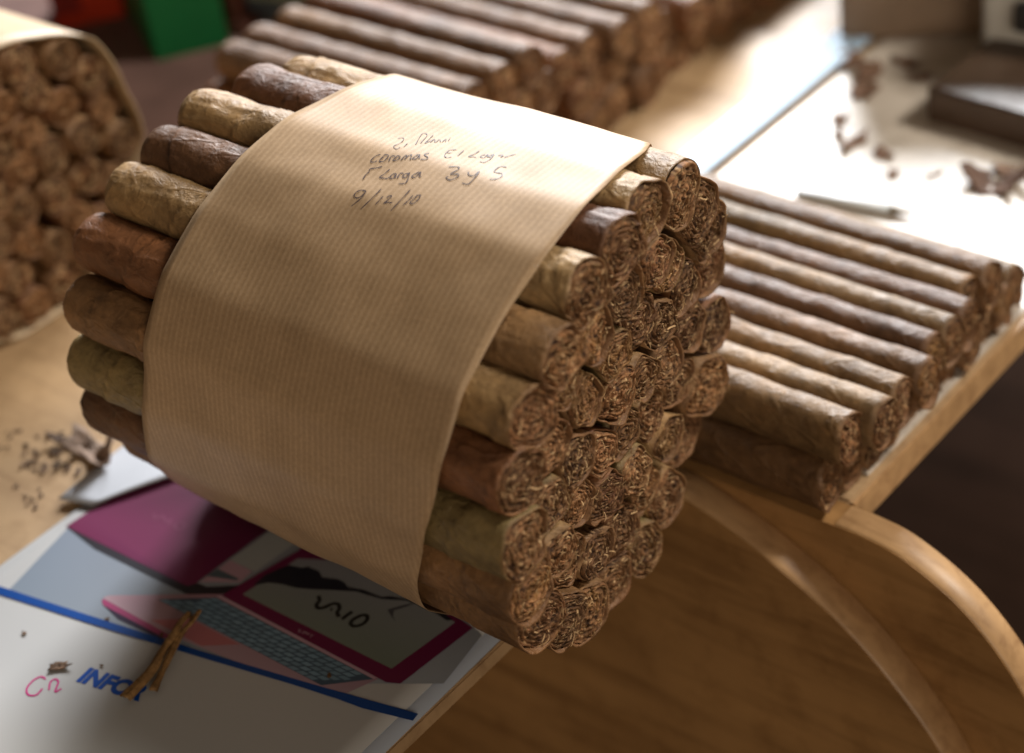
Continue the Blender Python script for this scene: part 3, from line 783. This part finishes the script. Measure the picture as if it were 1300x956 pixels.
pxpoly('screen_ink_blot_print', c5([(-95, 318), (-20, 250), (60, 215), (130, 185), (215, 205), (255, 195), (325, 225), (345, 265), (440, 275), (490, 300), (505, 325), (610, 345), (720, 388), (780, 385), (900, 405), (960, 410), (1030, 455), (1100, 480), (1175, 535), (1140, 540), (1060, 490), (1000, 465), (950, 440), (880, 412), (800, 408), (720, 402), (660, 385), (560, 355), (500, 352), (400, 345), (300, 342), (180, 332), (100, 310), (0, 298)]), Z + 12 * LZ, (.012, .013, .022))
pxpoly('screen_ink_branch_print', c5([(760, 470), (880, 435), (940, 425), (890, 447), (800, 475), (795, 515), (815, 550), (785, 515)]), Z + 12 * LZ, (.07, .07, .08))
def px_strokes(name, lst, width, z, colr, mat=PRINT):
    V = []; F = []; nb = 0
    for P in lst:
        Q = smooth_poly(P, 8); p = np.array([at(u, v, z) for u, v in Q])
        tg = np.gradient(p, axis=0); tg /= np.linalg.norm(tg, axis=1)[:, None] + 1e-12
        sd = np.stack([-tg[:, 1], tg[:, 0], tg[:, 2] * 0], 1) * width / 2
        V += [p + sd, p - sd]; F.append(grid_faces(2, len(p), False) + nb); nb += 2 * len(p)
    V = np.concatenate(V)
    return build(name, V, np.concatenate(F), mat, mag, np.tile(np.array(colr), (len(V), 1)), smooth=False)
px_strokes('screen_logo_print', [c5(p) for p in (
    [(320, 382), (328, 410), (308, 440), (320, 460), (360, 455), (410, 433), (445, 435), (455, 460), (440, 490), (452, 515)], [(398, 468), (410, 468)],
    [(535, 482), (500, 508), (470, 532)], [(600, 503), (545, 530), (525, 558), (550, 575), (600, 562), (630, 532), (628, 508), (600, 503)])], .0013, Z + 13 * LZ, (.012, .012, .012))
px_strokes('frame_logo_print', [c5(p) for p in (
    [(212, 598), (195, 598), (205, 610), (190, 612)], [(228, 606), (218, 616), (228, 622), (238, 612), (228, 606)], [(240, 625), (248, 612), (254, 630), (264, 618)], [(272, 624), (276, 632), (290, 630), (278, 636), (268, 648)])], .0003, Z + 13 * LZ, (.36, .2, .26))
px_strokes('lid_logo_print', [[(195, 652), (198, 659), (206, 655), (211, 663)], [(217, 659), (214, 666)], [(228, 663), (221, 668), (228, 672), (236, 667), (228, 663)]], .0008, Z + 6 * LZ, (.16, .035, .08))
# headline
def text_mesh(name, body, origin, uvec, vvec, colr, shear=.0, bold=.0, parent=mag, z=Z + 3 * LZ):
    cu = bpy.data.curves.new(name, 'FONT'); cu.body = body; cu.size = 1; cu.offset = bold; cu.shear = shear; cu.fill_mode = 'FRONT'
    tmp = bpy.data.objects.new('tmp', cu); col.objects.link(tmp)
    dg = bpy.context.evaluated_depsgraph_get(); me = bpy.data.meshes.new_from_object(tmp.evaluated_get(dg))
    bpy.data.objects.remove(tmp)
    co = np.array([v.co[:] for v in me.vertices]); mn = co.min(0); mx = co.max(0)
    o0 = at(*origin, z); U = at(origin[0] + uvec[0], origin[1] + uvec[1], z) - o0; Vv = at(origin[0] + vvec[0], origin[1] + vvec[1], z) - o0
    q = o0 + ((co[:, :1] - mn[0]) / (mx[0] - mn[0])) * U + ((co[:, 1:2] - mn[1]) / (mx[1] - mn[1])) * Vv
    for v, p in zip(me.vertices, q): v.co = p
    a = me.color_attributes.new('Col', 'FLOAT_COLOR', 'POINT')
    for d in a.data: d.color = (*colr, 1)
    me.materials.append(PRINT); o_ = bpy.data.objects.new(name, me); col.objects.link(o_); o_.parent = parent; return o_
text_mesh('headline_print', 'INFOR', (96, 865), (80, 26), (19, -18), (.0, .065, .36), bold=.048)
px_strokes('script_print', [[(58, 862), (52, 859), (42, 864), (34, 874), (36, 882), (46, 882), (54, 874)], [(62, 876), (64, 866), (70, 862), (74, 866), (70, 878), (78, 874)]], .0006, Z + 3 * LZ, (.55, .02, .2))

# white card poking out beyond the magazine
card = thing('card', 'blank white card poking out from under the magazine and bundle', 'card', (0, 0, 0))
cs = [at(76, 640)[:2], at(116, 646)[:2], (-.150, -.02), (-.165, -.005)]
world_sheet('sheet', [at(76, 640)[:2], at(118, 648)[:2], (-.158, -.028), at(170, 565)[:2]], .0023, mat_plain('white_card', (.5, .52, .56), .4, .4, .03), card, sub=10, thick=.0002, curl=lambda s, t: .0005 * math.sin(t * 3))

# ------------------------------------------------------------------ tobacco bits
def strip(name, path, widths, z0, seed, colr, label=None, cat=None, group=None, parent=None, thick=.0007, lift=None, n=40, m=9):
    Q = smooth_poly(path, 10); idx = np.linspace(0, len(Q) - 1, n); Q = np.stack([np.interp(idx, np.arange(len(Q)), Q[:, k]) for k in range(2)], 1)
    W = np.interp(np.linspace(0, 1, n), np.linspace(0, 1, len(widths)), widths)
    p = np.array([at(u, v, z0) for u, v in Q])
    tg = np.gradient(p, axis=0); tg /= np.linalg.norm(tg, axis=1)[:, None]; sd = np.stack([-tg[:, 1], tg[:, 0], tg[:, 2] * 0], 1)
    V = []
    for j in range(m):
        s = (j / (m - 1) - .5)
        q = p + sd * (W * s)[:, None]
        q[:, 2] += .0016 * (1 - (2 * s) ** 2) * W / .004 * .5 + (0 if lift is None else np.interp(np.linspace(0, 1, n), np.linspace(0, 1, len(lift)), lift))
        nz = noise(np.stack([np.linspace(0, 3, n), np.full(n, s * 14), np.full(n, seed)], 1), 2.2, seed)
        q[:, 2] += nz * .0005; q += sd * (nz * .0004)[:, None]
        V.append(q)
    V = np.concatenate(V); nzz = noise(V * np.array([1, 1, 0]) + seed, 900, seed)[:, None]
    line = np.repeat(rng.uniform(.6, 1.3, m), n)[:, None]
    o_ = build(name, V, grid_faces(m, n, False), FILL, parent, np.clip(np.array(colr) * line * (1 + .3 * nzz), .02, .7))
    md = o_.modifiers.new('thickness', 'SOLIDIFY'); md.thickness = thick; md.offset = 1
    if label: tag(o_, label, cat, group)
    return o_
stem = thing('dry_stalk', 'split dry tobacco stalk lying across the blue rule of the magazine', 'stalk', tuple(at(215, 830, zp)))
ml = -np.array(stem.location)
for (pth, wd, lf) in (([(160, 890), (190, 860), (215, 826), (232, 802), (243, 788)], (.004, .0033, .0028, .0022, .0014, .0006), (.0008, .001, .002, .003, .003)),
                      ([(196, 880), (212, 848), (230, 818), (246, 800), (258, 786)], (.002, .0018, .0018, .0013, .0008, .0004), (.0006, .001, .002, .003, .0035))):
    o_ = strip('stalk_strand', pth, wd, zp + .0008, 31 + len(wd) + int(pth[0][0]), (.30, .175, .07), parent=stem, lift=lf); o_.location = ml

def flake(name, u, v, sx, sy, ang, z, seed, colr, label, group, cat='tobacco flake', curl=.3):
    nr, na = 5, 14; a = np.linspace(0, 2 * math.pi, na, endpoint=False)
    rs = np.random.default_rng(seed); rr = 1 + rs.normal(0, .16, na)
    V = []
    for r in np.linspace(.05, 1, nr):
        x = r * rr * np.cos(a) * sx; y = r * rr * np.sin(a) * sy
        V.append(np.stack([x * math.cos(ang) - y * math.sin(ang), x * math.sin(ang) + y * math.cos(ang), (x / sx) ** 2 * curl * min(sx, sy) + rs.normal(0, .06, na) * min(sx, sy) + .0003], 1))
    V = np.concatenate(V); V[:, 2] -= V[:, 2].min() - .0001
    c = np.array(colr) * (1 + .3 * rs.normal(0, .5, len(V)))[:, None]
    o_ = build(name, V, grid_faces(nr, na), FILL, None, np.clip(c, .015, .6), loc=tuple(at(u, v, z)))
    md = o_.modifiers.new('thickness', 'SOLIDIFY'); md.thickness = max(.0002, .12 * min(sx, sy)); md.offset = 1
    return tag(o_, label, cat, group)
zt = Z + 4 * LZ
flake('tobacco_flake', 76, 846, .0034, .0019, .55, zt, 3, (.15, .085, .045), 'large dark tobacco flake lying on the white part of the magazine', None)
GF = 'tiny tobacco specks on the magazine'
for i, (u, v, s) in enumerate(((31, 804, .0008), (136, 786, .0007), (205, 806, .0007), (129, 845, .0005), (243, 783, .0008), (418, 858, .0008))):
    flake('tobacco_speck', u, v, s * 1.2, s * .8, i * 1.1, zt + .0001, 40 + i, (.16, .085, .04), 'tiny dark tobacco speck lying on the magazine', GF, 'tobacco speck')
# crumpled scrap and shreds on the desk beside the card
flake('tobacco_scrap', 118, 574, .0095, .0058, .1, .0, 61, (.30, .215, .16), 'pale crumpled leaf scrap on the desk by the white card', None, 'tobacco scrap', 1.2)
flake('tobacco_scrap', 128, 584, .0055, .0042, 1.2, .004, 63, (.26, .18, .13), 'small pale leaf scrap curled on top of the crumpled one', None, 'tobacco scrap', 1.6)
flake('tobacco_scrap', 92, 562, .009, .0026, .35, .0008, 66, (.13, .08, .05), 'long dark leaf scrap beside the pale crumpled one', None, 'tobacco scrap', .9)
GS = 'tobacco crumbs on the desk by the card'
rs = np.random.default_rng(77)
for i in range(64):
    if i < 34: u, v = rs.normal(70, 30), rs.normal(578, 15)
    else: u, v = rs.uniform(0, 105), rs.uniform(540, 650)
    s = rs.uniform(.0004, .0014) * (1 if i < 34 else .6)
    flake('tobacco_crumb', u, v, s * rs.uniform(1, 2.2), s * .8, rs.uniform(0, 3), .0002, 80 + i, np.array((.16, .1, .06)) * rs.uniform(.6, 1.5), 'small tobacco crumb on the bare desk by the white card', GS, 'tobacco crumb', .6)
# leaf scraps on the far, glossy part of the desk
GD = 'leaf scraps on the shiny desk top'
for i, (u, v, sx, sy) in enumerate(((1098, 118, .011, .012), (1066, 152, .005, .008), (1084, 182, .012, .006), (1066, 172, .006, .004), (1124, 198, .007, .006), (1134, 222, .003, .006), (1188, 222, .007, .002), (1105, 95, .014, .008), (1080, 80, .014, .01), (1150, 80, .012, .006), (1170, 100, .008, .005))):
    flake('leaf_scrap', u, v, sx * .6, sy * .6, i * .7, .0012, 200 + i, (.22, .13, .085), 'blurred brown leaf scrap scattered on the shiny desk top', GD, 'leaf scrap', .5)
flake('leaf_clump', 1262, 236, .013, .009, .2, .0003, 231, (.12, .065, .04), 'dark leaf clump on the shiny desk near the wooden board', None, 'leaf clump', .9)
flake('leaf_clump', 1292, 222, .010, .006, .6, .0003, 233, (.24, .15, .1), 'paler leaf scrap beside the dark leaf clump', None, 'leaf clump', .7)

# ------------------------------------------------------------------ background things on the far desk
wb = thing('work_board', 'thin pale glossy work board on the desk beneath the leaf scraps', 'board', (-.03, .3, 0))
WBM = mat_wood('pale_board_wood', (.56, .49, .41), (.45, .38, .3), .36, .8, 1.57, .5)
box('board_sheet', (-.079, .0695, -.215, .075, .0002, .0011), WBM, wb, .0003)
st = thing('ruler', 'pale bluish flat strip lying along the desk beside the pile', 'ruler', (-.1215, .27, 0))
box('strip_bar', (-.0085, .0085, -.1, .078, .0012, .0034), mat_plain('pale_blue_plastic', (.46, .61, .76), .6, .3, .03), st, .0005)
pen = thing('pen', 'thin pale blue pen lying beyond the loose cigar rows', 'pen', tuple(at(1080, 266)))
def cyl_part(name, x0, x1, r, mat, parent, n=16, r2=None):
    a = np.linspace(0, 2 * math.pi, n, endpoint=False); r2 = r if r2 is None else r2
    V = np.concatenate([np.stack([np.full(n, x), rr * np.cos(a), rr * np.sin(a) + .0031], 1) for x, rr in ((x0, r * .05), (x0, r), (x1, r2), (x1, r2 * .05))])
    return build(name, V, grid_faces(4, n), mat, parent)
pen.rotation_euler = (0, 0, .18)
cyl_part('barrel', -.022, .016, .002, mat_plain('pale_blue_pen', (.75, .82, .88), .3, .5, .05), pen)
cyl_part('tip', .0161, .025, .0019, mat_plain('dark_pen_tip', (.3, .26, .2), .4, .4, .05), pen, r2=.0008)
bd = thing('wooden_board', 'thick dark wooden board lying flat at the far edge of the desk', 'board', tuple(at(1177, 155)))
bd.rotation_euler = (0, 0, -.06)
DK = mat_wood('dark_board_wood', (.075, .045, .028), (.045, .026, .016), .38, 1., 0, .5)
box('board', (0, .24, 0, .075, .0002, .0165), DK, bd, .001)
bx = thing('crate', 'dull brown box standing behind the leaf scraps', 'box', tuple(at(1068, 56))); bx.rotation_euler = (0, 0, .55)
BXM = mat_plain('dull_brown_card', (.25, .18, .125), .6, .3, .15, 30)
box('box_body', (0, .14, 0, .09, .0003, .075), BXM, bx, .002); box('box_label', (.035, .075, -.0012, -.0002, .025, .06), mat_plain('pale_label', (.42, .39, .3), .5, .3), bx)
tn = thing('tin_box', 'pale grey tin box with a dark base beyond the wooden board', 'tin box', tuple(at(1236, 92))); tn.rotation_euler = (0, 0, .12)
box('base', (0, .16, 0, .11, .0003, .008), mat_plain('dark_rubber', (.04, .035, .03), .5, .3), tn, .001)
box('body', (.002, .158, .002, .108, .0082, .05), mat_plain('pale_grey_tin', (.5, .5, .47), .4, .5, .06), tn, .003)
box('latch', (.018, .034, -.004, .0018, .024, .036), mat_plain('black_latch', (.02, .02, .02), .4, .4), tn, .001)
gx = thing('green_box', 'bright green box standing behind the two wrapped bundles', 'box', tuple(at(200, 84))); gx.rotation_euler = (0, 0, 1.05)
GM = mat_plain('green_card', (.005, .11, .03), .5, .3, .06)
box('box_body', (-.0, .036, 0, .085, .0003, .12), GM, gx, .001); box('box_lid', (-.001, .037, -.001, .086, .1203, .135), GM, gx, .001)
rd = thing('red_packet', 'orange-red packet standing beyond the second wrapped bundle', 'packet', tuple(at(95, 40))); rd.rotation_euler = (0, 0, .9)
box('packet_body', (-.008, .026, 0, .03, .0003, .07), mat_plain('orange_red_card', (.5, .035, .008), .5, .4, .1), rd, .002); box('packet_flap', (-.008, .006, -.0012, -.0002, .01, .069), mat_plain('dark_red_card', (.22, .015, .012), .5, .4, .1), rd)
pb = thing('pale_box', 'pale greenish box standing behind the pile of cigars', 'box', tuple(at(345, 28))); pb.rotation_euler = (0, 0, .3)
box('box_body', (-.055, .03, 0, .05, .0003, .09), mat_plain('pale_green_card', (.36, .40, .3), .5, .3, .08), pb, .002); box('box_stripe', (-.056, .031, -.0014, -.0003, .0, .012), mat_plain('blue_grey_stripe', (.1, .13, .17), .5, .3, .08), pb)
ps = thing('wooden_post', 'dark reddish wooden slat standing between the green and pale boxes', 'slat', tuple(at(285, 40))); ps.rotation_euler = (0, 0, .2)
box('slat', (-.008, .008, 0, .012, .0003, .16), mat_plain('dark_red_wood', (.09, .03, .018), .5, .3, .2), ps, .001); box('slat_foot', (-.014, .014, -.004, .016, .0, .006), mat_plain('dark_red_wood_foot', (.08, .03, .02), .5, .3, .2), ps, .001)
cl = thing('brown_cloth', 'dull reddish-brown cloth spread on the desk between the bundles', 'cloth', (0, 0, 0))
world_sheet('cloth_sheet', [(-.62, .078), (-.335, .078), (-.335, .42), (-.62, .42)], .0012, mat_plain('red_brown_cloth', (.15, .085, .07), .85, .2, .25, 25), cl, sub=24, thick=.0008, curl=lambda s, t: .001 * math.sin(s * 9 + t * 7))
